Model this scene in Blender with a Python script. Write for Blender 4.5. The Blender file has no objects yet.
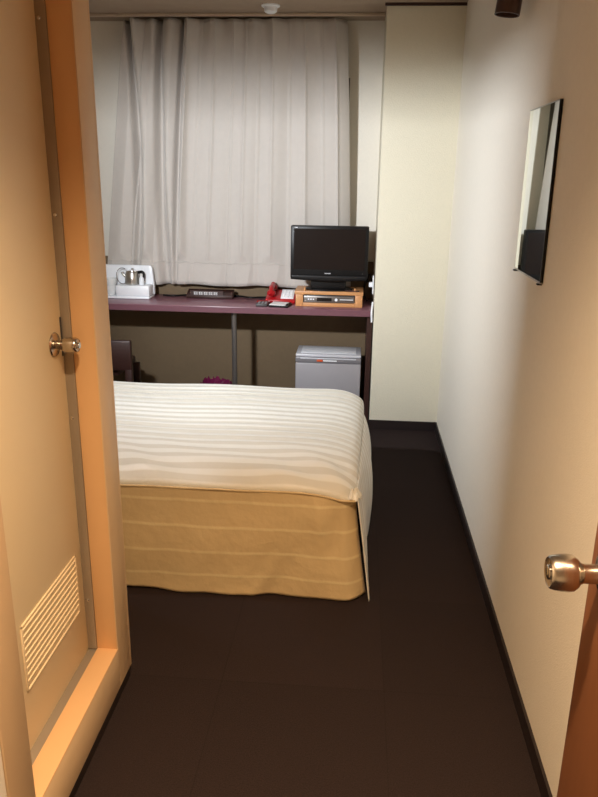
import bpy, bmesh, math, random
from mathutils import Vector, Matrix
random.seed(4)
S = bpy.context.scene
COL = S.collection
PI = math.pi

# ------------------------------------------------------------ camera
camd = bpy.data.cameras.new('camera')
camd.sensor_fit = 'VERTICAL'; camd.sensor_height = 36.0
camd.lens = 36.0 * 723.0 / 797.0
camd.clip_start = 0.02
cam = bpy.data.objects.new('camera', camd); COL.objects.link(cam)
# image right / up / back axes in room coordinates (x right, y into the room, z up)
cr = Vector((0.99667369, 0.08037761, 0.0134534)).normalized()
cd = Vector((0.03653952, -0.29318063, -0.95535856)).normalized()
cf = cr.cross(cd).normalized()          # forward
if cf.y < 0: cf = -cf
M3 = Matrix((cr, -cd, -cf)).transposed()
cam.matrix_world = Matrix.Translation((0, 0, 1.5)) @ M3.to_4x4()
S.camera = cam
# ------------------------------------------------------------ world, exposure
w = bpy.data.worlds.new('world'); S.world = w; w.use_nodes = True
w.node_tree.nodes['Background'].inputs[0].default_value = (0.010, 0.012, 0.020, 1)
w.node_tree.nodes['Background'].inputs[1].default_value = 1.0
S.view_settings.view_transform = 'Standard'
S.view_settings.look = 'None'
S.view_settings.gamma = 1.0
S.view_settings.use_curve_mapping = False
S.view_settings.exposure = 0.0
ENTRY_W, BED_W = 445.0, 63.0
ENTRY_C, BED_C = (1.0, 0.72, 0.44), (0.90, 0.95, 1.0)

# ------------------------------------------------------------ materials
def srgb(r, g, b):
    f = lambda c: (c / 255 / 12.92) if c / 255 <= 0.04045 else ((c / 255 + 0.055) / 1.055) ** 2.4
    return (f(r), f(g), f(b), 1)

def mat(name, col, rough=0.6, metal=0.0, spec=0.5, var=0.06, nscale=12.0, bump=0.0, bscale=200.0,
        sheen=0.0, emit=None, estr=0.0, trans=0.0):
    m = bpy.data.materials.new(name); m.use_nodes = True
    nt = m.node_tree; N = nt.nodes; L = nt.links
    b = N['Principled BSDF']
    b.inputs['Roughness'].default_value = rough
    b.inputs['Metallic'].default_value = metal
    b.inputs['Specular IOR Level'].default_value = spec
    b.inputs['Sheen Weight'].default_value = sheen
    b.inputs['Transmission Weight'].default_value = trans
    tc = N.new('ShaderNodeTexCoord')
    ns = N.new('ShaderNodeTexNoise'); ns.inputs['Scale'].default_value = nscale; ns.inputs['Detail'].default_value = 4
    L.new(tc.outputs['Object'], ns.inputs['Vector'])
    mx = N.new('ShaderNodeMix'); mx.data_type = 'RGBA'
    mx.inputs[6].default_value = tuple(c * (1 - var) for c in col[:3]) + (1,)
    mx.inputs[7].default_value = tuple(min(1, c * (1 + var)) for c in col[:3]) + (1,)
    L.new(ns.outputs['Fac'], mx.inputs[0]); L.new(mx.outputs[2], b.inputs['Base Color'])
    if bump:
        n2 = N.new('ShaderNodeTexNoise'); n2.inputs['Scale'].default_value = bscale; n2.inputs['Detail'].default_value = 3
        L.new(tc.outputs['Object'], n2.inputs['Vector'])
        bp = N.new('ShaderNodeBump'); bp.inputs['Strength'].default_value = bump; bp.inputs['Distance'].default_value = 0.004
        L.new(n2.outputs['Fac'], bp.inputs['Height']); L.new(bp.outputs[0], b.inputs['Normal'])
    if emit:
        b.inputs['Emission Color'].default_value = emit; b.inputs['Emission Strength'].default_value = estr
    return m

def stripe_mat(name, c1, c2, axis, period, duty, rough1, rough2, distort=0.01, warp=2.0):
    """woven satin stripe cloth; the stripes alternate two yarns along one axis"""
    m = bpy.data.materials.new(name); m.use_nodes = True
    nt = m.node_tree; N = nt.nodes; L = nt.links; b = N['Principled BSDF']
    tc = N.new('ShaderNodeTexCoord'); sx = N.new('ShaderNodeSeparateXYZ'); L.new(tc.outputs['Object'], sx.inputs[0])
    ns = N.new('ShaderNodeTexNoise'); ns.inputs['Scale'].default_value = warp; L.new(tc.outputs['Object'], ns.inputs['Vector'])
    def math_(op, a, bb):
        n = N.new('ShaderNodeMath'); n.operation = op
        for i, v in enumerate((a, bb)):
            if v is None: continue
            if isinstance(v, (int, float)): n.inputs[i].default_value = v
            else: L.new(v, n.inputs[i])
        return n.outputs[0]
    co = math_('ADD', sx.outputs[axis], math_('MULTIPLY', ns.outputs['Fac'], distort))
    ph = math_('MULTIPLY', co, 2 * PI / period)
    s1 = math_('SINE', ph, None)
    s2 = math_('SINE', math_('MULTIPLY', ph, 0.5), None)
    s = math_('ADD', s1, math_('MULTIPLY', s2, 0.35))
    mr = N.new('ShaderNodeMapRange'); mr.inputs[1].default_value = duty - 0.25; mr.inputs[2].default_value = duty + 0.25
    mr.clamp = True; L.new(s, mr.inputs[0])
    mx = N.new('ShaderNodeMix'); mx.data_type = 'RGBA'; mx.inputs[6].default_value = c1; mx.inputs[7].default_value = c2
    L.new(mr.outputs[0], mx.inputs[0]); L.new(mx.outputs[2], b.inputs['Base Color'])
    mr2 = N.new('ShaderNodeMapRange'); mr2.inputs[3].default_value = rough1; mr2.inputs[4].default_value = rough2
    L.new(mr.outputs[0], mr2.inputs[0]); L.new(mr2.outputs[0], b.inputs['Roughness'])
    n2 = N.new('ShaderNodeTexNoise'); n2.inputs['Scale'].default_value = 14; n2.inputs['Detail'].default_value = 5
    L.new(tc.outputs['Object'], n2.inputs['Vector'])
    bp = N.new('ShaderNodeBump'); bp.inputs['Strength'].default_value = 0.35; bp.inputs['Distance'].default_value = 0.02
    L.new(n2.outputs['Fac'], bp.inputs['Height'])
    bp2 = N.new('ShaderNodeBump'); bp2.inputs['Strength'].default_value = 0.4; bp2.inputs['Distance'].default_value = 0.0008
    L.new(mr.outputs[0], bp2.inputs['Height']); L.new(bp.outputs[0], bp2.inputs['Normal']); L.new(bp2.outputs[0], b.inputs['Normal'])
    b.inputs['Sheen Weight'].default_value = 0.15
    return m

def carpet_mat():
    m = bpy.data.materials.new('carpet_tile'); m.use_nodes = True
    nt = m.node_tree; N = nt.nodes; L = nt.links; b = N['Principled BSDF']
    tc = N.new('ShaderNodeTexCoord')
    mp = N.new('ShaderNodeMapping'); mp.inputs['Location'].default_value = (0.37, 0.14, 0); L.new(tc.outputs['Object'], mp.inputs[0])
    ch = N.new('ShaderNodeTexBrick'); ch.offset = 0.0; ch.inputs['Scale'].default_value = 1.0
    ch.inputs['Brick Width'].default_value = 0.5; ch.inputs['Row Height'].default_value = 0.5
    ch.inputs['Mortar Size'].default_value = 0.0018; ch.inputs['Mortar Smooth'].default_value = 0.5
    ch.inputs['Color1'].default_value = (0.0265, 0.0170, 0.0158, 1); ch.inputs['Color2'].default_value = (0.0305, 0.0196, 0.0182, 1)
    ch.inputs['Mortar'].default_value = (0.0215, 0.0140, 0.013, 1)
    L.new(mp.outputs[0], ch.inputs['Vector'])
    ns = N.new('ShaderNodeTexNoise'); ns.inputs['Scale'].default_value = 260; ns.inputs['Detail'].default_value = 4; ns.inputs['Roughness'].default_value = 0.8
    L.new(tc.outputs['Object'], ns.inputs['Vector'])
    mr = N.new('ShaderNodeMapRange'); mr.inputs[1].default_value = .3; mr.inputs[2].default_value = .7; mr.inputs[3].default_value = 0.55; mr.inputs[4].default_value = 1.5
    L.new(ns.outputs['Fac'], mr.inputs[0])
    vm = N.new('ShaderNodeVectorMath'); vm.operation = 'MULTIPLY'; L.new(ch.outputs['Color'], vm.inputs[0]); L.new(mr.outputs[0], vm.inputs[1])
    L.new(vm.outputs[0], b.inputs['Base Color'])
    b.inputs['Roughness'].default_value = 0.95; b.inputs['Specular IOR Level'].default_value = 0.15
    bp = N.new('ShaderNodeBump'); bp.inputs['Strength'].default_value = 0.7; bp.inputs['Distance'].default_value = 0.004
    L.new(ns.outputs['Fac'], bp.inputs['Height']); L.new(bp.outputs[0], b.inputs['Normal'])
    return m

def wood_mat(name, c1, c2, rough=0.45, scale=(2, 30, 30)):
    m = bpy.data.materials.new(name); m.use_nodes = True
    nt = m.node_tree; N = nt.nodes; L = nt.links; b = N['Principled BSDF']
    tc = N.new('ShaderNodeTexCoord'); mp = N.new('ShaderNodeMapping'); mp.inputs['Scale'].default_value = scale
    L.new(tc.outputs['Object'], mp.inputs[0])
    ns = N.new('ShaderNodeTexNoise'); ns.inputs['Scale'].default_value = 2.5; ns.inputs['Detail'].default_value = 5; L.new(mp.outputs[0], ns.inputs[0])
    mx = N.new('ShaderNodeMix'); mx.data_type = 'RGBA'; mx.inputs[6].default_value = c1; mx.inputs[7].default_value = c2
    L.new(ns.outputs['Fac'], mx.inputs[0]); L.new(mx.outputs[2], b.inputs['Base Color'])
    b.inputs['Roughness'].default_value = rough
    return m

M = {}
M['wall'] = mat('wallpaper', srgb(236, 229, 216), 0.75, var=0.03, nscale=60, bump=0.35, bscale=260, spec=0.3)
M['pillar'] = mat('pillar_wallpaper', srgb(226, 219, 198), 0.8, var=0.03, nscale=60, bump=0.5, bscale=160, spec=0.3)
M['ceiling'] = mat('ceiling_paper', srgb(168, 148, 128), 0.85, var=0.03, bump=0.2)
M['wainscot'] = mat('wainscot_board', srgb(118, 98, 72), 0.7, var=0.08, nscale=40, bump=0.2)
M['carpet'] = carpet_mat()
M['base'] = mat('vinyl_baseboard', srgb(34, 24, 24), 0.5, var=0.1)
M['bathframe'] = mat('bath_frame', srgb(226, 194, 154), 0.5, var=0.03, nscale=20, bump=0.05)
M['reveal'] = mat('bath_reveal', srgb(228, 184, 134), 0.42, var=0.03)
M['stop'] = mat('aluminium_strip', srgb(164, 152, 136), 0.45, 0.4, var=0.04)
M['bathdoor'] = mat('bath_door', srgb(236, 216, 180), 0.5, var=0.03, nscale=5)
M['louver'] = mat('door_louver', srgb(236, 216, 180), 0.5)
M['entrydoor'] = wood_mat('entry_door_wood', srgb(116, 70, 40), srgb(134, 84, 50), 0.45, (20, 20, 2))
M['brass'] = mat('satin_nickel', (0.55, 0.50, 0.44, 1), 0.24, 1.0, var=0.02)
M['chrome'] = mat('chrome', (0.7, 0.7, 0.7, 1), 0.1, 1.0, var=0.01)
M['steel'] = mat('brushed_steel', (0.52, 0.49, 0.45, 1), 0.28, 1.0, var=0.05)
M['mirror'] = mat('mirror_glass', (0.86, 0.9, 0.87, 1), 0.01, 1.0, var=0.0)
M['mirroredge'] = mat('mirror_edge', srgb(50, 54, 52), 0.25, 0.6)
M['black'] = mat('black_plastic', (0.008, 0.007, 0.007, 1), 0.4, spec=0.25, var=0.05)
M['screen'] = mat('tv_screen', (0.010, 0.007, 0.007, 1), 0.22, spec=0.25, var=0.02)
M['darkgrey'] = mat('dark_grey', srgb(70, 66, 66), 0.45)
M['desk'] = mat('desk_laminate', srgb(138, 92, 104), 0.28, var=0.05, nscale=80)
M['deskedge'] = mat('desk_edge', srgb(116, 74, 84), 0.4, var=0.05)
M['darkwood'] = wood_mat('dark_wood', srgb(52, 30, 26), srgb(66, 40, 34), 0.4)
M['lightwood'] = wood_mat('light_wood', srgb(200, 140, 88), srgb(214, 156, 102), 0.45)
M['white'] = mat('white_plastic', srgb(246, 248, 252), 0.35, var=0.02)
M['porcelain'] = mat('porcelain', srgb(236, 236, 234), 0.2, var=0.02)
M['grey'] = mat('fridge_grey', srgb(160, 156, 160), 0.4, var=0.03)
M['greytop'] = mat('fridge_top', srgb(206, 206, 212), 0.3, var=0.03)
M['greyband'] = mat('fridge_band', srgb(140, 136, 140), 0.35, 0.2)
M['red'] = mat('phone_red', srgb(178, 24, 30), 0.3)
M['orange'] = mat('orange_badge', srgb(224, 90, 40), 0.4)
M['curtain'] = mat('curtain_cloth', srgb(198, 190, 182), 0.75, var=0.04, nscale=30, bump=0.15, bscale=500, sheen=0.3)
M['bagpink'] = mat('bin_bag', srgb(104, 28, 66), 0.2, var=0.3)
M['bin'] = mat('bin_plastic', srgb(70, 50, 50), 0.4)
M['pipe'] = mat('desk_pipe', srgb(128, 122, 118), 0.35, 0.7)
M['night'] = mat('window_glass', (0.02, 0.025, 0.03, 1), 0.05)
M['alu'] = mat('window_alu', srgb(120, 112, 100), 0.4, 0.5)
M['paper'] = mat('paper', srgb(240, 238, 238), 0.7, var=0.01)
M['brownlamp'] = mat('brown_fixture', srgb(74, 52, 46), 0.4)
M['mattress'] = mat('mattress_cloth', srgb(220, 214, 204), 0.9)
M['spread_top'] = stripe_mat('spread_top', srgb(226, 220, 206), srgb(244, 241, 232), 1, 0.058, 0.1, 0.55, 0.42, 0.045, 1.6)
M['spread_side_warm_lit'] = stripe_mat('spread_side_warm_lit', srgb(224, 196, 148), srgb(240, 218, 170), 2, 0.050, 1.05, 0.6, 0.5, 0.06, 1.3)  # same cloth as the top, warm entry light mixed into its colour
M['led'] = mat('red_led', srgb(200, 40, 30), 0.4, emit=(1, .1, .05, 1), estr=0.6)

# ------------------------------------------------------------ mesh helpers
def add_box(bm, x0, x1, y0, y1, z0, z1, bev=0.0, seg=2, mt=None):
    r = bmesh.ops.create_cube(bm, size=1)
    vs = r['verts']
    for v in vs:
        v.co = Vector(((x0 + x1) / 2 + v.co.x * (x1 - x0), (y0 + y1) / 2 + v.co.y * (y1 - y0), (z0 + z1) / 2 + v.co.z * (z1 - z0)))
    if mt: bmesh.ops.transform(bm, matrix=mt, verts=vs)
    if bev:
        es = list({e for v in vs for e in v.link_edges})
        bmesh.ops.bevel(bm, geom=es, offset=bev, segments=seg, profile=0.5, affect='EDGES')
    return bm

def add_lathe(bm, prof, axis='Z', at=(0, 0, 0), seg=32, mt=None):
    """prof: list of (radius, height)"""
    rings = []
    at = Vector(at)
    for r, h in prof:
        ring = []
        for i in range(seg):
            a = 2 * PI * i / seg
            p = Vector((r * math.cos(a), r * math.sin(a), h))
            if axis == 'X': p = Vector((p.z, p.x, p.y))
            elif axis == 'Y': p = Vector((p.x, p.z, p.y))
            p = p + at
            if mt: p = mt @ p
            ring.append(bm.verts.new(p))
        rings.append(ring)
    for k in range(len(rings) - 1):
        a, b = rings[k], rings[k + 1]
        for i in range(seg):
            bm.faces.new((a[i], a[(i + 1) % seg], b[(i + 1) % seg], b[i]))
    bm.faces.new(list(reversed(rings[0]))); bm.faces.new(rings[-1])
    return bm

def add_tube(bm, pts, r, seg=10):
    pts = [Vector(p) for p in pts]
    rings = []
    for i, p in enumerate(pts):
        d = (pts[min(i + 1, len(pts) - 1)] - pts[max(i - 1, 0)]).normalized()
        up = Vector((0, 0, 1)) if abs(d.z) < 0.9 else Vector((1, 0, 0))
        u = d.cross(up).normalized(); v = d.cross(u).normalized()
        rings.append([bm.verts.new(p + (u * math.cos(2 * PI * k / seg) + v * math.sin(2 * PI * k / seg)) * r) for k in range(seg)])
    for a, b in zip(rings, rings[1:]):
        for k in range(seg): bm.faces.new((a[k], a[(k + 1) % seg], b[(k + 1) % seg], b[k]))
    bm.faces.new(list(reversed(rings[0]))); bm.faces.new(rings[-1])
    return bm

def grid_mesh(bm, nu, nv, f):
    vs = [[bm.verts.new(f(i / nu, j / nv)) for j in range(nv + 1)] for i in range(nu + 1)]
    for i in range(nu):
        for j in range(nv):
            bm.faces.new((vs[i][j], vs[i + 1][j], vs[i + 1][j + 1], vs[i][j + 1]))
    return bm

def spline(pts, n=8):
    pts = [Vector(p) for p in pts]; out = []
    for i in range(len(pts) - 1):
        p0, p1, p2, p3 = pts[max(i - 1, 0)], pts[i], pts[i + 1], pts[min(i + 2, len(pts) - 1)]
        for k in range(n):
            t = k / n
            out.append(0.5 * ((2 * p1) + (p2 - p0) * t + (2 * p0 - 5 * p1 + 4 * p2 - p3) * t * t + (3 * p1 - p0 - 3 * p2 + p3) * t ** 3))
    out.append(pts[-1]); return out

def NB(): return bmesh.new()

def obj(name, bm, m, parent=None, smooth=True, angle=40, solid=0):
    bmesh.ops.recalc_face_normals(bm, faces=bm.faces)
    me = bpy.data.meshes.new(name); bm.to_mesh(me); bm.free()
    o = bpy.data.objects.new(name, me); COL.objects.link(o)
    me.materials.append(m)
    if smooth:
        me.polygons.foreach_set('use_smooth', [True] * len(me.polygons))
        me.set_sharp_from_angle(angle=math.radians(angle))
    if parent is not None:
        o.parent = parent; o.matrix_parent_inverse = Matrix.Identity(4)
        root = parent
        loc = Vector((0, 0, 0))
        while root is not None: loc += root.location; root = root.parent
        me.transform(Matrix.Translation(-loc))
    if solid:
        md = o.modifiers.new('thickness', 'SOLIDIFY'); md.thickness = solid; md.offset = 0
    return o

def box(name, m, b, parent=None, bev=0.0, **k):
    return obj(name, add_box(NB(), *b, bev=bev), m, parent, **k)

def thing(name, label, cat, loc, group=None):
    o = bpy.data.objects.new(name, None); COL.objects.link(o); o.location = loc
    o['label'] = label; o['category'] = cat
    o.empty_display_size = 0.1
    if group: o['group'] = group
    return o

def tag(o, label, cat, group=None):
    o['label'] = label; o['category'] = cat
    if group: o['group'] = group
    return o

def struct(name, m, b, label=None, parent=None, bev=0.0):
    o = box(name, m, b, parent, bev)
    if parent is None:
        o['kind'] = 'structure'
    if label: o['label'] = label
    return o

# ------------------------------------------------------------ room shell
XR, XL, XC = 0.5245, -2.0, -0.655        # right wall, left wall of the sleeping part, corridor face of the bathroom
YP, YB, YN = 4.268, 4.72, -0.9           # column face, window wall, wall behind the entry
ZC = 2.371
YBATH = 1.86
YRET = 2.27                                # rear face of the bathroom block, deeper part beside the bed
struct('floor', M['carpet'], (XL - .1, XR + .1, YN - .1, YB + .1, -0.08, 0), 'dark brown carpet tile floor')
struct('ceiling', M['ceiling'], (XL - .1, XR + .1, YN - .1, YB + .1, ZC, ZC + .1), 'dim beige ceiling')
struct('wall_right', M['wall'], (XR, XR + .1, YN - .1, YB + .1, 0, ZC), 'long cream wallpapered wall on the right')
struct('wall_far', M['wall'], (XL - .1, XR, YB, YB + .1, 0, ZC), 'wallpapered window wall behind the curtain')
struct('wall_left', M['wall'], (XL - .1, XL, YBATH - .3, YB, 0, ZC), 'cream wall at the head of the bed')
struct('wall_near', M['wall'], (XC - .1, XR, YN - .1, YN, 0, ZC), 'wall behind the entry')
struct('wall_column', M['pillar'], (0.112, XR, YP, YB, 0, ZC), 'cream wallpapered square column in the far right corner')
# bathroom block walls: corridor face above and beside the door frame, and the return towards the bed
fy0, fy1, iy0, iy1 = 1.10, YBATH, 1.203, 1.757
fz0, fz1, iz0, iz1 = 0.036, 2.14, 0.168, 2.04
def struct_bm(name, m, bm, label):
    o = obj(name, bm, m); o['kind'] = 'structure'; o['label'] = label; return o
bm = NB()
add_box(bm, XC - .1, XC - 0.006, YN, fy0 + .02, 0, ZC)
add_box(bm, XC - .1, XC - 0.006, fy0 + .02, fy1 - .004, fz1 - .02, ZC)
add_box(bm, XL, -.875, fy1 - .1, YRET, 0, ZC)
add_box(bm, -.875, XC - .1, fy1 - .1, fy1 - .004, 0, ZC)
add_box(bm, XC - .1, XC - 0.006, fy1 - .03, fy1 - .004, 0, fz1 - .02)
struct_bm('wall_bathroom', M['wall'], bm, 'wallpapered bathroom wall beside the corridor')
struct('wall_bathroom_inside', M['white'], (XC - .9, XC - .88, fy0, fy1 - .11, 0, 2.2))

# wainscot board on window wall (behind and below the desk)
struct('trim_1', M['wainscot'], (XL, 0.107, YB - .008, YB, 0, 0.975), 'brown board covering the lower window wall')
struct('trim_2', M['darkwood'], (0.100, XR, YP - .012, YP, ZC - .014, ZC), 'thin dark line where the column meets the ceiling')
struct('baseboard_right', M['base'], (XR - .008, XR, YN, YP, 0, 0.058), 'dark vinyl baseboard along the right wall')
struct('baseboard_far', M['base'], (0.107, XR - .008, YP - .008, YP, 0, 0.058), 'dark vinyl baseboard at the foot of the column')
struct('baseboard_left', M['base'], (XC - .102, XC - .003, YN, fy1 - .001, 0, fz0), 'dark plinth below the bathroom door frame')
# window behind the curtain
wn = struct('window_1', M['night'], (-1.45, -0.12, YB - .006, YB - .001, 0.97, 2.02), 'dark window behind the closed curtain')
bm = NB()
for b in ((-1.49, -1.45, .93, 2.06), (-.12, -.08, .93, 2.06), (-1.49, -.08, 2.02, 2.06), (-1.49, -.08, .93, .97), (-.80, -.76, .97, 2.02)):
    add_box(bm, b[0], b[1], YB - .010, YB - .001, b[2], b[3])
obj('window_frame', bm, M['alu'], wn)

# ------------------------------------------------------------ bathroom door (left)
door = bpy.data.objects.new('door_1', None); COL.objects.link(door); door['kind'] = 'structure'
door['label'] = 'cream bathroom door with louvred vent, set in a tan frame on the left'
XD = -0.742
bm = NB()
# frame: ring with casing face, built of four members, bevelled on the corridor side
add_box(bm, XC - .006, XC, iy1, fy1, fz0, fz1, bev=.0025)                     # far casing face
add_box(bm, XC - .006, XC, fy0, iy0, fz0, fz1, bev=.0025)                     # near casing face
add_box(bm, XC - .006, XC, iy0 - .002, iy1 + .002, fz0, iz0 - .004, bev=.0025)
add_box(bm, XC - .006, XC, iy0 - .002, iy1 + .002, iz1 + .004, fz1, bev=.0025)
add_box(bm, XC - .02, XC + .0005, fy1 - .008, fy1 + .008, fz0, fz1, bev=.003)  # rolled far edge
obj('door_frame', bm, M['bathframe'], door)
bm = NB()
add_box(bm, XC - .062, XC - .001, iy1, fy1 - .03, iz0, iz1, bev=.002)
add_box(bm, XC - .062, XC - .001, fy0 + .025, iy0, iz0, iz1, bev=.004)
add_box(bm, XC - .062, XC - .0005, fy0 + .025, fy1 - .03, iz0 - .10, iz0, bev=.002)
add_box(bm, XC - .062, XC - .001, fy0 + .025, fy1 - .03, iz1, iz1 + .09, bev=.002)
obj('door_jamb', bm, M['reveal'], door)
bm = NB()
g = 0.012
add_box(bm, XC - .085, XC - .062, iy1 + .002 , iy1 + .03, iz0 - .02, iz1)
add_box(bm, XC - .092, XC - .062, iy1 - .004, iy1 + .004, iz0 , iz1, bev=.001)
add_box(bm, XC - .092, XC - .062, iy0 - .004, iy0 + .004, iz0, iz1, bev=.001)
add_box(bm, XC - .092, XC - .062, iy0, iy1, iz0 - .02, iz0 - .003, bev=.001)
add_box(bm, XC - .092, XC - .062, iy0, iy1, iz1 - .003, iz1 + .02, bev=.001)
st = obj('door_stop', bm, M['stop'], door)
for z in (.33, .88, 1.40, 1.83):
    bm = NB(); add_lathe(bm, [(.0045, 0), (.0045, .0015), (.002, .003)], 'X', (XC - .078, 0, 0), 12, Matrix.Translation((0, 0, 0)))
    bmesh.ops.rotate(bm, cent=(XC - .078, 0, 0), matrix=Matrix.Rotation(-PI / 2, 3, 'Z'), verts=bm.verts)
    bmesh.ops.translate(bm, vec=(0, iy1 - .004, z), verts=bm.verts)
    obj('screw', bm, M['chrome'], st)
lf = obj('door_leaf', add_box(NB(), XD - .035, XD, iy0 - .02, iy1 - .002, iz0 - .012, iz1 + .01, bev=.002), M['bathdoor'], door)
# louvre vent, proud of the leaf
vy0, vy1, vz0, vz1 = 1.378, 1.714, 0.318, 0.497
bm = NB()
for a, b_, c, d in ((vy0, vy1, vz1 - .006, vz1), (vy0, vy1, vz0, vz0 + .006), (vy0, vy0 + .006, vz0, vz1), (vy1 - .006, vy1, vz0, vz1)):
    add_box(bm, XD - .001, XD + .003, a, b_, c, d, bev=.0012)
n = 9
for i in range(n):
    zc = vz0 + .012 + (vz1 - vz0 - .024) * (i + .5) / n
    r = Matrix.Translation((XD + .001, 0, zc)) @ Matrix.Rotation(math.radians(9), 4, 'Y')
    add_box(bm, -.003, .0018, vy0 + .007, vy1 - .007, -.0085, .0085, mt=r)
obj('louver_vent', bm, M['louver'], lf)
# knob
ky, kz = 1.70, 1.090
kn = obj('door_knob', add_lathe(NB(), [(.0, 0), (.030, 0), (.031, .002), (.029, .005), (.022, .007), (.0125, .009), (.0125, .020), (.0145, .023), (.0175, .030), (.0195, .042), (.0195, .056), (.0175, .0605), (.016, .0615), (.015, .0605), (.0, .0605)], 'X', (XD, ky, kz)), M['brass'], door)
obj('knob_button', add_lathe(NB(), [(.0, .058), (.009, .058), (.009, .064), (.0075, .066), (0, .066)], 'X', (XD, ky, kz)), M['chrome'], kn)
bm = add_box(NB(), XD, XD + .0015, iy1 - .012, iy1 - .003, kz - .04, kz + .06)
obj('strike_plate', bm, M['darkgrey'], door)

# ------------------------------------------------------------ entry door (right), swung open
ed = bpy.data.objects.new('door_2', None); COL.objects.link(ed); ed['kind'] = 'structure'
ed['label'] = 'brown entry door standing open against the right wall'
hinge = Vector((0.377, 0.10, 0)); edge = Vector((0.367, 0.996, 0))
dv = (edge - hinge); dl = dv.length; ang = math.atan2(dv.y, dv.x)
MT = Matrix.Translation(hinge) @ Matrix.Rotation(ang, 4, 'Z')     # local x along the leaf, local +y towards the room centre
bm = add_box(NB(), 0, dl, -.036, 0, .008, 2.03, bev=.0015, mt=MT)
leaf2 = obj('door_leaf', bm, M['entrydoor'], ed)
for zz in (.25, 1.05, 1.8):
    bm = add_lathe(NB(), [(0, 0), (.008, 0), (.008, .1), (0, .1)], 'Z', (-.006, -.006, zz), 16, MT)
    obj('hinge', bm, M['steel'], ed)
kx2, kz2 = dl - .060, 0.966
KM = MT @ Matrix.Translation((kx2, 0, kz2)) @ Matrix.Rotation(-PI / 2, 4, 'X')
k2 = obj('door_knob', add_lathe(NB(), [(.0, 0), (.033, 0), (.034, .002), (.032, .005), (.026, .007), (.0155, .009), (.0140, .012), (.0140, .032), (.0160, .037), (.0215, .041), (.0258, .047), (.0268, .054), (.0262, .064), (.0248, .073), (.0232, .0785), (.0212, .0805), (.019, .0795), (0, .0795)], 'Z', (0, 0, 0), 40, KM), M['brass'], ed)
obj('keyhole', add_lathe(NB(), [(.0, .0790), (.0105, .0790), (.0105, .0810), (.009, .0818), (0, .0818)], 'Z', (0, 0, 0), 24, KM), M['chrome'], k2)
obj('latch_plate', add_box(NB(), dl - .001, dl + .0012, -.030, -.006, kz2 - .055, kz2 + .055, mt=MT), M['steel'], ed)

# ------------------------------------------------------------ curtain
cur = thing('curtain', 'pale grey pleated curtain drawn across the window above the desk', 'curtain', (-.75, 4.58, ZC - .03))
XT0, XT1, XB0, XB1 = -1.405, -0.105, -1.63, -0.035
grooves = [((.02, .105, .125), .015, .095), ((.165, .20, .25), .018, .10), ((.27, .275, .292), .010, .08)]
ridges = [.0, .055, .10, .14, .19, .23, .262, .30, .355, .42, .50, .556, .615, .675, .748, .816, .889, .95, 1.0]
def cur_f(u, v):    # v 0 at top, 1 at hem
    z = ZC - .020 - v * (ZC - .020 - 0.812)
    x0 = XT0 + (XB0 - XT0) * v; x1 = XT1 + (XB1 - XT1) * v ** .8
    x = x0 + (x1 - x0) * u
    y = 4.555 + .068 * v ** 1.5 + .04 * max(0, (u - .93) / .07) ** 2
    # angled panels between soft ridges
    for i in range(len(ridges) - 1):
        a_, b_ = ridges[i], ridges[i + 1]
        if a_ <= u <= b_:
            t = (u - a_) / (b_ - a_)
            hi = 1 if i % 2 else -1
            y += hi * (2 * t - 1) * .012 * (.5 + .5 * v)
    for a_ in ridges[7:-1]:
        y -= .007 * math.exp(-((u - a_) / .006) ** 2) * (1 - .3 * v)
    for (c0, c1, c2), wd, dp in grooves:
        c = (1 - v) * (1 - 2 * v) * c0 + 4 * v * (1 - v) * c1 + v * (2 * v - 1) * c2
        k = (u - c) / (wd * (.8 + .5 * v))
        y += dp * math.exp(-abs(k) ** 2.6) * (.8 - .15 * v)
        k2 = (u - c - wd * 2.3) / (wd * 1.5)
        y -= .022 * math.exp(-k2 * k2)
    y += .004 * math.sin(u * 60 + 2 * v)
    pl = max(0, 1 - v / .14)
    y += pl * .014 * math.cos(u * PI * 2 * 11.0)           # pinch pleats near the rail
    y = min(y, YB - .018)
    k = max(0, min(1, (v - .77) / .14)); y = max(y, 4.46 + .158 * k * k * (3 - 2 * k))
    z += .005 * math.sin(u * 22) * v ** 8
    return Vector((x, y, z))
bm = grid_mesh(NB(), 420, 60, cur_f)
cl = obj('cloth', bm, M['curtain'], cur, angle=180, solid=.003)
def hem_f(u, v):
    p = cur_f(u, .905 + .004 * v); p.y -= .0035; p.z += .004 * math.sin(u * 120) ; return p
obj('hem_stitching', grid_mesh(NB(), 300, 1, hem_f), M['curtain'], cl, angle=180, solid=.002)
bm = NB(); add_box(bm, -1.90, 0.108, 4.496, 4.514, ZC - .017, ZC - .001, bev=.003)
rail = tag(obj('curtain_rail', bm, M['darkgrey']), 'slim pale curtain rail fixed under the ceiling', 'curtain rail')
rail.data.materials[0] = mat('rail_paint', srgb(200, 180, 158), .5)

# smoke detector
sd = thing('smoke_detector', 'small round pale detector on the ceiling above the curtain', 'smoke detector', (-.525, 4.31, ZC))
obj('base_plate', add_lathe(NB(), [(0, ZC - .010), (.044, ZC - .010), (.050, ZC - .006), (.050, ZC)], 'Z', (-.512, 4.31, 0)), M['white'], sd)
obj('sensor_head', add_lathe(NB(), [(0, ZC - .042), (.022, ZC - .040), (.034, ZC - .032), (.036, ZC - .012), (.036, ZC - .010)], 'Z', (-.512, 4.31, 0)), M['white'], sd)

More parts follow.
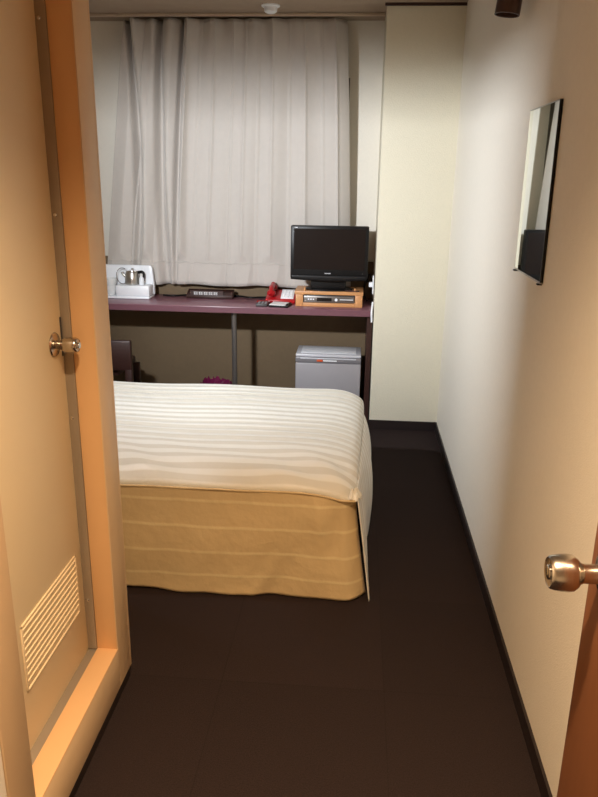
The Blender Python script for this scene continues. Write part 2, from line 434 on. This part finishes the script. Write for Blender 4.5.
# ------------------------------------------------------------ desk
YD = 4.285; ZD = 0.735
dk = thing('desk', 'long mauve built-in desk top running along the window wall', 'desk', (-.9, 4.55, 0))
bm = add_box(NB(), XL + .001, 0.105, YD, YB - .021, ZD - .036, ZD, bev=.004)
obj('desk_top', bm, M['desk'], dk)
box('edge_band', M['deskedge'], (XL + .002, 0.1045, YD - .002, YD + .0005, ZD - .037, ZD - .003), dk)
bm = add_lathe(NB(), [(.016, 0.004), (.016, ZD - .036)], 'Z', (-.742, 4.36, 0), 24)
lg = obj('leg', bm, M['pipe'], dk)
obj('foot_flange', add_lathe(NB(), [(.03, .0), (.03, .004), (.018, .006)], 'Z', (-.742, 4.36, 0), 24), M['pipe'], lg)
obj('top_flange', add_lathe(NB(), [(.018, ZD - .044), (.034, ZD - .040), (.034, ZD - .036)], 'Z', (-.742, 4.36, 0), 24), M['pipe'], lg)
box('end_panel', M['darkwood'], (0.074, 0.105, YD + .03, YB - .022, 0.0, ZD - .036), dk)

# wall lamp at the bed head (throws light over bed, curtain and right wall)
LX, LY, LZ = -1.15, YRET + .10, 1.55
wl = thing('bed_lamp', 'shaded lamp on the bathroom wall above the bed', 'wall lamp', (LX, YRET, LZ))
box('housing', M['brownlamp'], (LX - .15, LX + .112, YRET + .001, YRET + .050, LZ - .05, LZ + .045), wl, .003)
box('visor', M['brownlamp'], (LX - .20, LX + .22, YRET + .001, YRET + .33, LZ + .046, LZ + .052), wl, .001)
box('side_light_block', M['brownlamp'], (LX + .095, LX + .100, YRET + .0505, LY + .036, LZ - .20, LZ + .045), wl, .001)  # unseen plate added to keep lamp light off the nearer right wall
box('side_light_block', M['brownlamp'], (LX - .067, LX - .062, YRET + .0505, LY + .23, LZ - .12, LZ + .045), wl, .001)  # unseen plate added to dim the lamp towards the far left
box('lower_light_block', M['brownlamp'], (LX - .15, LX + .094, YRET + .0505, LY + .025, LZ - .049, LZ - .045), wl, .001)  # unseen plate added to cut the steep light onto the near bed
a = bpy.data.lights.new('bed_lamp_light', 'AREA'); a.shape = 'RECTANGLE'; a.size = .15; a.size_y = .05
a.energy = BED_W; a.color = BED_C
ao = bpy.data.objects.new('bed_lamp_light', a); COL.objects.link(ao)
ao.parent = wl; ao.location = (0, .10, 0); ao.rotation_euler = (PI / 2, 0, -math.radians(45))
# entry ceiling downlight
EX, EY = -.06, 0.60
dl_ = thing('entry_downlight', 'round recessed warm ceiling lamp over the entry', 'ceiling lamp', (EX, EY, ZC))
obj('trim_ring', add_lathe(NB(), [(.075, ZC - .006), (.085, ZC - .004), (.085, ZC)], 'Z', (EX, EY, 0)), M['white'], dl_)
a = bpy.data.lights.new('entry_light', 'SPOT'); a.spot_size = math.radians(119); a.spot_blend = 1.0
a.shadow_soft_size = .05; a.energy = ENTRY_W; a.color = ENTRY_C
ao = bpy.data.objects.new('entry_light', a); COL.objects.link(ao); ao.parent = dl_; ao.location = (0, 0, -.012)

# ------------------------------------------------------------ bed
bed = thing('bed', 'single bed under a cream satin striped spread', 'bed', (-.9, 2.93, 0))
BX0, BX1, BY0, BY1 = -1.96, 0.040, 2.36, 3.50
def xend(y): return BX1 - .012 + .030 * max(0, min(1, (y - BY0) / .9)) 
box('bed_base', M['mattress'], (BX0, BX1 - .06, BY0 + .05, BY1 - .05, .04, .24), bed, .01)
box('mattress', M['mattress'], (BX0, BX1 - .05, BY0 + .05, BY1 - .05, .242, .41), bed, .03)
box('headboard', M['darkwood'], (XL + .002, BX0 - .002, BY0, BY1, .0, .95), bed, .004)
# spread top: superellipse-like dome whose edges fall to the seam
ZS = .432
def top_f(u, v):
    # u along x (head to foot), v along y (near to far)
    y = BY0 - .015 + (BY1 - BY0 + .015) * v
    x = BX0 + (xend(y) - BX0) * (1 - (1 - u) ** 1.35)
    # rounded plan corners at foot
    dn = (y - (BY0 - .015)); df = (BY1 - y); de = (xend(y) - x)
    def fall(d, R, H):
        t = max(0., min(1., d / R)); return H * (1 - math.sqrt(max(0., 1 - (1 - t) ** 2.2)))
    z = ZS + .071 - fall(dn, .30, .080) - fall(df, .15, .09) - fall(de, .20, .071)
    z = max(z, ZS - .03 + .012 * min(1, dn / .05))
    r = .09
    # wrinkles near the near edge & gentle waves across
    wr = max(0, 1 - dn / .32)
    z += wr * min(1, dn / .05) * .008 * math.sin(x * 21 + y * 30 + 2 * math.sin(x * 7))
    z += .0035 * math.sin(x * 9 + y * 4) * min(1, dn / .1) * min(1, de / .1)
    z += .002 * math.sin(y * 95 + .8 * math.sin(x * 3)) * min(1, de / .1)
    # plan corner rounding at far foot corner
    if de < r and df < r:
        k = math.hypot(r - de, r - df)
        if k > r:
            s = r / k; x = xend(y) - r + (r - de) * s; y = BY1 - r + (r - df) * s
    return Vector((x, y, z))
spread = obj('bedspread', grid_mesh(NB(), 120, 110, top_f), M['spread_top'], bed, angle=180, solid=.004)
# near skirt: hangs from seam to floor, folds flare outwards
XS1 = 0.026
def skirt_f(u, v):
    x = BX0 + (XS1 - BX0) * u
    zt = top_f(1 - (1 - u) ** (1 / 1.35), 0).z
    zt = min(zt, ZS + .002)
    hang = .012 + .018 * math.sin(x * 2.2 + .6) * 1.0
    z = zt * (1 - v) + v * max(.006, .014 + .012 * math.sin(x * 3.1 - .4))
    a_ = v ** 1.2
    y = BY0 - .016 - .012 * math.sin(PI * min(1, v * 1.1)) * .3 - a_ * .006
    y += a_ * .010 * math.sin(x * 13 + 1.5 * math.sin(x * 4.1)) + .005 * math.sin(x * 31 + v * 5) * a_
    y -= .010 * math.exp(-((x + .10 + .25 * v) / .03) ** 2) * v
    y += .0035 * math.sin(v * 7 + x * 9 + 1.4 * math.sin(x * 5)) * math.sin(PI * v)
    y += .010 * math.exp(-((x + .035 + .05 * v) / .022) ** 2) * math.sin(PI * min(1, v * 1.3))
    y -= .012 * math.exp(-((x + .10 + .02 * v) / .03) ** 2) * math.exp(-((v - .25) / .2) ** 2)
    # corner turns around with a soft radius
    e = max(0, (u - .965) / .035)
    x += a_ * .05 * max(0, (u - .6) / .4) ** 2
    y += e * e * .05
    return Vector((x, y, z))
sk = obj('near_skirt', grid_mesh(NB(), 200, 40, skirt_f), M['spread_side_warm_lit'], spread, angle=180, solid=.004)
sk['label'] = 'front panel with faint stripes, yellowed by warm light put into its colour'
# foot panel: white striped, bulging out, ending in a loose flap at the near corner
def foot_f(u, v):
    y = BY0 - .020 + (BY1 - .06 - BY0 + .02) * u
    zt = ZS - .002 + .025 * math.sin(PI * min(1, u * 1.0)) * 0
    z = zt * (1 - v) + v * (.012 if u > .05 else .002)
    x = xend(y) + .002 + .046 * v ** .9 + .010 * math.sin(u * 15) * v + .030 * math.sin(PI * v ** .8) * min(1, u * 2) - .02 * v * u
    if u > .75: x -= ((u - .75) / .25) ** 2 * .05
    x += .014 * math.exp(-(u / .06) ** 2) * v
    return Vector((x, y, z))
ft = obj('foot_skirt', grid_mesh(NB(), 80, 30, foot_f), M['spread_top'], spread, angle=180, solid=.004)
# piping along the near seam
pp = []
for i in range(101):
    u = i / 100; x = BX0 + (XS1 - BX0) * u
    zz = min(top_f(1 - (1 - u) ** (1 / 1.35), 0).z, ZS + .002)
    pp.append((x, BY0 - .020 + .002 * math.sin(x * 17), zz + .001 * math.sin(x * 23)))
obj('piping', add_tube(NB(), pp, .0042, 8), M['spread_side_warm_lit'], spread)
# gathered corner tuft where skirt and foot panel meet
def tuft_f(u, v):
    a_ = -PI * .62 + u * PI * .75
    r = .012 + .022 * v + .003 * math.sin(u * 22) * v
    return Vector((XS1 - .012 + r * math.cos(a_), BY0 + .012 + r * math.sin(a_), ZS + .008 - .034 * v + .004 * math.sin(u * 15)))
obj('corner_gather', grid_mesh(NB(), 30, 8, tuft_f), M['spread_top'], spread, angle=180, solid=.003)

# ------------------------------------------------------------ fridge
FX0, FX1, FY0, FY1 = -.352, .047, 4.275, 4.52
fr = thing('mini_fridge', 'small light grey refrigerator under the right end of the desk', 'refrigerator', (-.153, 4.48, 0))
box('cabinet', M['grey'], (FX0 + .004, FX1 - .004, FY0 + .045, FY1, .015, .440), fr, .006)
box('top_panel', M['greytop'], (FX0, FX1, FY0 + .01, FY1, .4405, .458), fr, .006)
box('top_inset', M['white'], (FX0 + .03, FX1 - .03, FY0 + .04, FY1 - .03, .4582, .4600), fr, .0008)
dr = box('door', M['grey'], (FX0, FX1, FY0, FY0 + .043, .03, .405), fr, .008)
bd = box('handle_band', M['greyband'], (FX0, FX1, FY0 + .002, FY0 + .043, .406, .440), fr, .005)
box('handle_recess', M['greytop'], (FX0 + .03, FX1 - .03, FY0 - .002, FY0 + .004, .430, .4385), bd, .0015)
box('badge', M['orange'], (-.222, -.185, FY0 - .0015, FY0 + .003, .415, .428), bd, .003)
box('nameplate', M['white'], (-.183, -.10, FY0 - .001, FY0 + .003, .418, .425), bd)
for fx in (FX0 + .04, FX1 - .04):
    for fy in (FY0 + .07, FY1 - .04):
        obj('foot', add_lathe(NB(), [(.014, 0), (.014, .0155)], 'Z', (fx, fy, 0), 16), M['black'], fr)

# ------------------------------------------------------------ stool / chair under the left of the desk
ch = thing('chair', 'dark brown low-backed chair tucked under the desk beyond the bed', 'chair', (-1.62, 4.18, 0))
box('backrest', M['darkwood'], (-1.76, -1.297, 4.02, 4.055, .385, .565), ch, .008)
box('seat', M['darkwood'], (-1.79, -1.385, 4.06, 4.40, .34, .39), ch, .015)
for lx in (-1.735, -1.318):
    for ly in (4.037, 4.38):
        box('leg', M['darkwood'], (lx - .02 - (.06 if ly > 4.1 else 0), lx + .02 - (.06 if ly > 4.1 else 0), ly - .017, ly + .017, 0, .345 if ly > 4.1 else .39), ch, .003)

# ------------------------------------------------------------ waste bin with bag
wb = thing('waste_bin', 'waste bin lined with a pink plastic bag, behind the bed', 'waste bin', (-.853, 4.31, 0))
obj('bin_body', add_lathe(NB(), [(0, 0), (.070, 0), (.084, .240), (.081, .241), (.067, .006), (0, .005)], 'Z', (-.853, 4.31, 0), 32), M['bin'], wb)
from mathutils import noise
def bag_f(u, v):
    a_ = 2 * PI * u
    if v < .5: r, z = .092, .16 + v * 2 * .095
    else: r, z = .092 - (v - .5) * 2 * .05, .255 - (v - .5) * 2 * .05
    q = Vector((math.cos(a_) * 3.2, math.sin(a_) * 3.2, v * 4))
    k = noise.noise(q) * .022 + noise.noise(q * 3) * .014
    return Vector((-.853 + (r + k * .6) * math.cos(a_), 4.31 + (r + k * .6) * math.sin(a_), z + max(-.01, k * 1.2) * math.sin(PI * min(1, v * 1.2))))
obj('bin_bag', grid_mesh(NB(), 120, 14, bag_f), M['bagpink'], wb, angle=25, solid=.001)

# ------------------------------------------------------------ television on its wooden box
tb = thing('wooden_media_box', 'light wood stand box below the television', 'stand box', (-.16, 4.5, ZD))
X0, X1, Y0, Y1 = -.364, .042, 4.375, 4.595
zb, zt = ZD + .0005, ZD + .094
bm = NB()
add_box(bm, X0 - .006, X1 + .004, Y0 - .006, Y1, zt - .020, zt, bev=.002)
obj('top_board', bm, M['lightwood'], tb)
bm = NB()
add_box(bm, X0, X0 + .045, Y0, Y1 - .003, zb, zt - .0205, bev=.001)
add_box(bm, X1 - .045, X1, Y0, Y1 - .003, zb, zt - .0205, bev=.001)
add_box(bm, X0 + .0455, X1 - .0455, Y0, Y1 - .003, zb, zb + .022, bev=.001)
obj('body', bm, M['lightwood'], tb)
pg = NB()
add_lathe(pg, [(0, zt), (.006, zt), (.006, zt + .018), (.003, zt + .021), (0, zt + .021)], 'Z', (-.31, Y0 + .012, 0), 12)
obj('peg', pg, M['lightwood'], tb)
add_lathe(pg := NB(), [(0, zt), (.006, zt), (.006, zt + .018), (.003, zt + .021), (0, zt + .021)], 'Z', (-.005, Y0 + .012, 0), 12)
obj('peg', pg, M['lightwood'], tb)
rc = thing('receiver', 'flat grey electronic box inside the wooden stand box', 'receiver', (-.17, 4.5, zb + .0225))
box('case', M['darkgrey'], (X0 + .047, X1 - .047, Y0 + .014, Y1 - .02, zb + .0228, zt - .027), rc, .002)
fp = box('front_panel', M['pipe'], (X0 + .05, X1 - .05, Y0 + .008, Y0 + .0135, zb + .0245, zt - .031), rc, .001)
fz = zb + .043
box('display', M['screen'], (-.235, -.145, Y0 + .006, Y0 + .0085, fz - .010, fz + .010), rc)
obj('dial', add_lathe(NB(), [(0, 0), (.009, 0), (.009, -.006), (0, -.006)], 'Y', (-.117, Y0 + .008, fz), 20), M['white'], rc)
for bx_ in (-.29, -.275, -.26): box('button', M['white'], (bx_, bx_ + .009, Y0 + .0055, Y0 + .0085, fz - .004, fz + .004), rc)
box('label_strip', M['white'], (-.095, -.015, Y0 + .007, Y0 + .0083, fz - .001, fz + .003), rc)

tv = thing('television', 'black flat-screen television on the wooden box by the column', 'television', (-.17, 4.46, zt))
TX0, TX1, TY = -.398, .066, 4.375
tz0, tz1 = .905, 1.216
box('cabinet', M['black'], (TX0, TX1, TY, TY + .05, tz0, tz1), tv, .008)
bm = NB(); add_box(bm, TX0 + .06, TX1 - .06, TY + .045, TY + .085, tz0 + .04, tz1 - .05, bev=.02); obj('rear_cover', bm, M['black'], tv)
box('screen', M['screen'], (TX0 + .020, TX1 - .020, TY - .002, TY + .001, tz0 + .055, tz1 - .018), tv)
# lower bezel bows downwards
bm = NB()
def bez(u, v):
    x = TX0 + .003 + (TX1 - TX0 - .006) * u
    zlow = tz0 - .004 - .010 * math.sin(PI * u)
    return Vector((x, TY - .003 - .003 * math.sin(PI * v), zlow + (tz0 + .022 - zlow) * v))
obj('lower_bezel', grid_mesh(bm, 30, 6, bez), M['black'], tv, angle=180, solid=.006)
def glyphs(name, x, y, z, wds, h, m, parent, gap=.0022, top=None):
    bm = NB(); cx = x
    for wd in wds:
        add_box(bm, cx, cx + wd, y - .0008, y, z, z + h); cx += wd + gap
    return obj(name, bm, m, parent, smooth=False)
glyphs('brand_mark', -.190, TY - .002, tz0 + .030, (.004, .005, .004, .004, .005, .004), .0055, M['greytop'], tv, .0018)
glyphs('corner_mark', TX0 + .024, TY - .0005, tz1 - .0145, (.004, .004, .006), .006, M['greytop'], tv, .0016)
obj('indicator', add_lathe(NB(), [(0, 0), (.003, 0), (.003, -.002), (0, -.002)], 'Y', (TX1 - .03, TY - .0005, tz0 + .034), 10), M['darkgrey'], tv)
sb = NB(); add_box(sb, -.275, -.062, TY + .030, TY + .045, zt + .014, tz0 + .03, bev=.005); obj('neck', sb, M['black'], tv)
bm = add_lathe(NB(), [(0, 0), (1, 0), (1, .008), (.9, .013), (.3, .018), (0, .018)], 'Z', (0, 0, 0), 40)
for v in bm.verts: v.co = Vector((-.168 + v.co.x * .148, TY + .09 + v.co.y * .085, zt + v.co.z))
obj('base', bm, M['black'], tv)

# small things around the television
rm2 = tag(obj('pen', add_tube(NB(), [(-.062, Y0 + .012, zt + .0045), (.022, Y0 + .008, zt + .0045)], .0045, 10), M['darkwood']), 'thin brown pen lying on the wooden box below the television', 'pen')
# cables beside the TV
cb = NB()
add_tube(cb, spline([(.03, 4.50, 1.0), (.065, 4.60, .93), (.075, 4.66, .88), (.05, 4.66, .80), (.07, 4.62, ZD + .006), (.085, 4.68, ZD + .006)]), .004, 8)
add_tube(cb, spline([(.02, 4.50, .97), (.055, 4.55, .92), (.085, 4.60, .905), (.098, 4.66, .86)]), .0035, 8)
add_tube(cb, spline([(.0, 4.66, ZD + .006), (.04, 4.67, ZD + .05), (.06, 4.66, .86), (.09, 4.66, .84)]), .0035, 8)
tag(obj('power_cable', cb, M['black']), 'black cables looping behind the right side of the television', 'cable')
so = thing('wall_outlet', 'white wall socket on the side of the column beside the television', 'socket', (.106, 4.44, .88))
box('cover_plate', M['white'], (.100, .1065, 4.40, 4.47, .815, .925), so, .002)
box('plug', M['white'], (.078, .0998, 4.42, 4.45, .855, .885), so, .003)
# white cable clip hanging over the desk's right end
bm = add_tube(NB(), spline([(.103, 4.272, .79), (.099, 4.270, .75), (.098, 4.262, .715), (.101, 4.262, .67)]), .0055, 8)
tag(obj('cord_cover', bm, M['white']), 'short white cord drop over the desk edge against the column', 'cord')

# ------------------------------------------------------------ telephone, remote, memo
ph = thing('telephone', 'red desk telephone with white keypad left of the television', 'telephone', (-.47, 4.55, ZD))
def wedge(bm, x0, x1, y0, y1, z0, zf, zb_, bev=.004):
    vs = [bm.verts.new(p) for p in ((x0, y0, z0), (x1, y0, z0), (x1, y1, z0), (x0, y1, z0), (x0, y0, zf), (x1, y0, zf), (x1, y1, zb_), (x0, y1, zb_))]
    for f in ((0, 1, 2, 3), (4, 5, 6, 7), (0, 1, 5, 4), (1, 2, 6, 5), (2, 3, 7, 6), (3, 0, 4, 7)): bm.faces.new([vs[i] for i in f])
    if bev: bmesh.ops.bevel(bm, geom=list(bm.edges), offset=bev, segments=2, profile=.5, affect='EDGES')
    return bm
obj('base', wedge(NB(), -.56, -.375, 4.45, 4.60, ZD + .001, ZD + .022, ZD + .065), M['red'], ph)
kp = obj('keypad', wedge(NB(), -.466, -.386, 4.470, 4.590, ZD + .020, ZD + .0335, ZD + .068, .001), M['white'], ph)
for i in range(3):
    for j in range(4):
        x = -.455 + i * .022; y = 4.478 + j * .027; z = ZD + .034 + (y - 4.470) / .12 * .0345
        box('key', M['paper'], (x, x + .015, y, y + .016, z, z + .006), kp)
bm = NB()
hs = spline([(-.525, 4.46, ZD + .050), (-.525, 4.50, ZD + .085), (-.525, 4.57, ZD + .096), (-.525, 4.585, ZD + .10), (-.525, 4.60, ZD + .085)], 6)
add_tube(bm, hs, .015, 14)
add_lathe(bm, [(0, -.012), (.026, -.012), (.028, .0), (.022, .012), (0, .014)], 'Z', (-.525, 4.485, ZD + .062), 20)
add_lathe(bm, [(0, -.012), (.026, -.012), (.028, .0), (.022, .012), (0, .014)], 'Z', (-.525, 4.585, ZD + .082), 20)
obj('handset', bm, M['red'], ph)
cpts = []
for i in range(220):
    t = i / 219; a_ = t * 2 * PI * 26
    x = -.535 - .085 * math.sin(t * PI) + .03 * t; y = 4.455 - .03 * math.sin(t * PI) + .0 * t
    cpts.append((x + .0 * math.cos(a_), y + .007 * math.cos(a_), ZD + .0115 + .007 * math.sin(a_)))
obj('cord', add_tube(NB(), cpts, .0022, 6), M['red'], ph)

rt = thing('remote_control', 'short dark grey remote on the desk in front of the telephone', 'remote control', (-.565, 4.37, ZD))
box('body', M['darkgrey'], (-.602, -.532, 4.315, 4.43, ZD + .001, ZD + .016), rt, .004)
for i in range(3):
    for j in range(3):
        box('button', M['greyband'], (-.592 + i * .020, -.580 + i * .020, 4.345 + j * .026, 4.359 + j * .026, ZD + .0158, ZD + .018), rt)
mp_ = thing('memo_pad', 'white memo paper on a black holder left of the wooden box', 'memo pad', (-.46, 4.36, ZD))
RT = Matrix.Translation((-.455, 4.365, ZD)) @ Matrix.Rotation(math.radians(-9), 4, 'Z')
obj('holder', add_box(NB(), -.060, .060, -.060, .058, .001, .012, bev=.002, mt=RT), M['black'], mp_)
obj('paper', add_box(NB(), -.056, .040, -.055, .052, .0122, .0165, mt=RT), M['paper'], mp_)
obj('note_pen', add_tube(NB(), [RT @ Vector((.052, -.038, .0165)), RT @ Vector((.052, .038, .0165))], .0042, 8), M['black'], mp_)

# ------------------------------------------------------------ dark control box with white marks
cbx = thing('sign_block', 'low dark brown block with a row of white characters, centre of the desk', 'sign', (-.92, 4.60, ZD))
bm = wedge(NB(), -1.085, -.785, 4.56, 4.64, ZD + .001, ZD + .022, ZD + .05, .003)
obj('body', bm, M['darkwood'], cbx)
bm = NB()
random.seed(9)
x = -1.035
for i in range(5):
    b0 = (ZD + .024)
    for k in range(3):
        add_box(bm, x, x + .026, 4.5565 + .003, 4.5595 + .003, b0 + .0015 + k * .007, b0 + .0045 + k * .007)
    add_box(bm, x + .003, x + .0065, 4.5595, 4.5625, b0, b0 + .0175)
    add_box(bm, x + .019, x + .0225, 4.5595, 4.5625, b0, b0 + .0175)
    x += .032
obj('lettering', bm, M['paper'], cbx, smooth=False)
# upright plate carrying the marks
box('face_plate', M['darkwood'], (-1.06, -.845, 4.5628, 4.568, ZD + .018, ZD + .050), cbx)
cw = add_tube(NB(), spline([(-1.25, 4.62, ZD + .006), (-1.18, 4.60, ZD + .006), (-1.12, 4.64, ZD + .006), (-1.06, 4.66, ZD + .006), (-.9, 4.66, ZD + .006), (-.76, 4.66, ZD + .006), (-.68, 4.61, ZD + .006), (-.62, 4.63, ZD + .006), (-.57, 4.64, ZD + .006)]), .0055, 8)
tag(obj('phone_cable', cw, M['black']), 'dark cable trailing along the back of the desk to the telephone', 'cable')

# ------------------------------------------------------------ white tea tray with kettle
tt = thing('tea_tray', 'white moulded tea set holder with upright back, left end of desk', 'tray', (-1.45, 4.58, ZD))
TXa, TXb, TYa, TYb = -1.76, -1.300, 4.465, 4.60
z0 = ZD + .0008
box('base_tray', M['white'], (TXa, TXb, TYa, TYb, z0, z0 + .016), tt, .005)
box('raised_block', M['white'], (-1.515, TXb, TYa + .004, TYb - .03, z0 + .0162, z0 + .084), tt, .008)
bm = NB()
# back board with a rounded top right corner
pts = [(-1.76, z0 + .0162), (TXb + .006, z0 + .0162), (TXb + .004, z0 + .075)]
for i in range(7):
    a_ = i / 6 * PI / 2
    pts.append((TXb - .004 - .022 + .022 * math.cos(a_), z0 + .178 + .022 * math.sin(a_)))
pts.append((-1.76, z0 + .2))
f1 = [bm.verts.new((p[0], TYb - .028, p[1])) for p in pts]; f2 = [bm.verts.new((p[0], TYb, p[1])) for p in pts]
bm.faces.new(f1); bm.faces.new(list(reversed(f2)))
for i in range(len(pts)): bm.faces.new((f1[i], f1[(i + 1) % len(pts)], f2[(i + 1) % len(pts)], f2[i]))
bmesh.ops.bevel(bm, geom=[e for e in bm.edges], offset=.003, segments=2, profile=.5, affect='EDGES')
obj('back_board', bm, M['white'], tt)
# kettle standing on the raised block
kx, ky_, kzb = -1.425, 4.548, z0 + .0846
kt = thing('kettle', 'small steel kettle with black handle on the white tea holder', 'kettle', (kx, ky_, kzb))
obj('body', add_lathe(NB(), [(0, 0), (.050, 0), (.052, .004), (.049, .04), (.044, .072), (.040, .080), (0, .080)], 'Z', (kx, ky_, kzb), 36), M['steel'], kt)
ld = obj('lid', add_lathe(NB(), [(0, .0805), (.043, .0805), (.042, .086), (.024, .089), (.008, .090), (.008, .094), (.010, .097), (.006, .099), (0, .099)], 'Z', (kx, ky_, kzb), 28), M['chrome'], kt)
hb = NB()
hp = spline([(kx + .041, ky_ - .01, kzb + .074), (kx + .066, ky_ - .012, kzb + .078), (kx + .074, ky_ - .012, kzb + .06), (kx + .070, ky_ - .012, kzb + .02)], 6)
add_tube(hb, hp, .009, 10)
obj('handle', hb, M['black'], kt)
hp = spline([(kx - .045, ky_, kzb + .045), (kx - .062, ky_, kzb + .060), (kx - .068, ky_, kzb + .074)], 5)
obj('spout', add_tube(NB(), hp, .009, 10), M['steel'], kt)
# round wire loop at the left of the kettle
lp = [(kx - .058 + .040 * math.cos(t), ky_ - .025, kzb + .052 + .050 * math.sin(t)) for t in [PI * .35 + i * PI * 1.35 / 24 for i in range(25)]]
lp[-1] = (lp[-1][0], lp[-1][1], max(lp[-1][2], kzb + .004))
tag(obj('cord_loop', add_tube(NB(), lp, .0022, 8), M['darkgrey']), 'thin dark wire curling up left of the kettle', 'cord')
# white bottle between kettle handle and back board
bo = thing('small_bottle', 'small white bottle right of the kettle on the tea holder', 'bottle', (-1.358, 4.512, kzb))
obj('body', add_lathe(NB(), [(0, 0), (.014, 0), (.0155, .003), (.0155, .040), (.008, .050), (.0075, .055), (0, .055)], 'Z', (-1.358, 4.512, kzb), 20), M['white'], bo)
obj('cap', add_lathe(NB(), [(0, .0552), (.009, .0552), (.009, .068), (.007, .070), (0, .070)], 'Z', (-1.358, 4.512, kzb), 16), M['porcelain'], bo)
# cups on the low part of the tray
for i, (cx_, cy_, zo, lab) in enumerate(((-1.558, 4.52, 0, 'white cup at the bottom of the stack left of the kettle'), (-1.558, 4.52, .044, 'white cup stacked on another cup left of the kettle'))):
    c = thing('cup', lab, 'cup', (cx_, cy_, z0 + .0165 + zo), 'cups on the tea holder')
    zc = z0 + .0165 + zo
    obj('bowl', add_lathe(NB(), [(0, 0), (.020, 0), (.022, .006), (.033, .035), (.035, .062), (.032, .062), (.029, .034), (.018, .010), (0, .009)], 'Z', (cx_, cy_, zc), 28), M['porcelain'], c)

# ------------------------------------------------------------ mirror on the right wall
mr_ = thing('wall_mirror', 'frameless rectangular mirror with dark edge on the right wall', 'mirror', (XR, 2.265, 1.45))
my0, my1, mz0, mz1 = 2.092, 2.438, 1.221, 1.698
box('backing', M['mirroredge'], (XR - .006, XR - .001, my0, my1, mz0, mz1), mr_, .001)
bm = NB(); add_box(bm, XR - .0085, XR - .0062, my0 + .001, my1 - .001, mz0 + .001, mz1 - .001, bev=0)
obj('glass', bm, M['mirror'], mr_, smooth=False)
bm = NB()
add_box(bm, XR - .0095, XR - .001, my0 - .006, my0, mz0 - .003, mz1 + .003, bev=.001)
obj('side_trim', bm, M['black'], mr_)
bm = NB(); add_box(bm, XR - .0095, XR - .001, my0 - .006, my1, mz0 - .005, mz0, bev=.001); obj('bottom_trim', bm, M['steel'], mr_)
bm = NB(); add_box(bm, XR - .0095, XR - .001, my0 - .006, my1, mz1, mz1 + .003, bev=.001); obj('top_trim', bm, M['steel'], mr_)
for y in (my0 + .012, my1 - .006):
    box('clip', M['black'], (XR - .014, XR - .0005, y - .008, y + .008, mz0 - .010, mz0 - .0052), mr_, .001)

# ------------------------------------------------------------ small dark fixture high on the right wall
fx = thing('wall_spotlight', 'dark brown cylindrical spotlight high on the right wall', 'spotlight', (XR, 2.63, 2.05))
obj('mount', add_lathe(NB(), [(0, -.001), (.028, -.001), (.028, -.012), (.010, -.016), (.010, -.05), (0, -.05)], 'X', (XR, 2.63, 2.10), 24), M['brownlamp'], fx)
MTf = Matrix.Translation((XR - .062, 2.63, 2.10)) @ Matrix.Rotation(math.radians(6), 4, 'Y')
obj('shade', add_lathe(NB(), [(0, .05), (.034, .05), (.038, .04), (.040, -.10), (.0375, -.10), (.034, .03), (0, .03)], 'Z', (0, 0, 0), 30, MTf), M['brownlamp'], fx)
obj('bulb', add_lathe(NB(), [(0, .028), (.012, .028), (.014, 0), (.030, -.055), (.028, -.068), (.012, -.074), (0, -.075)], 'Z', (0, 0, 0), 24, MTf), M['pipe'], fx)
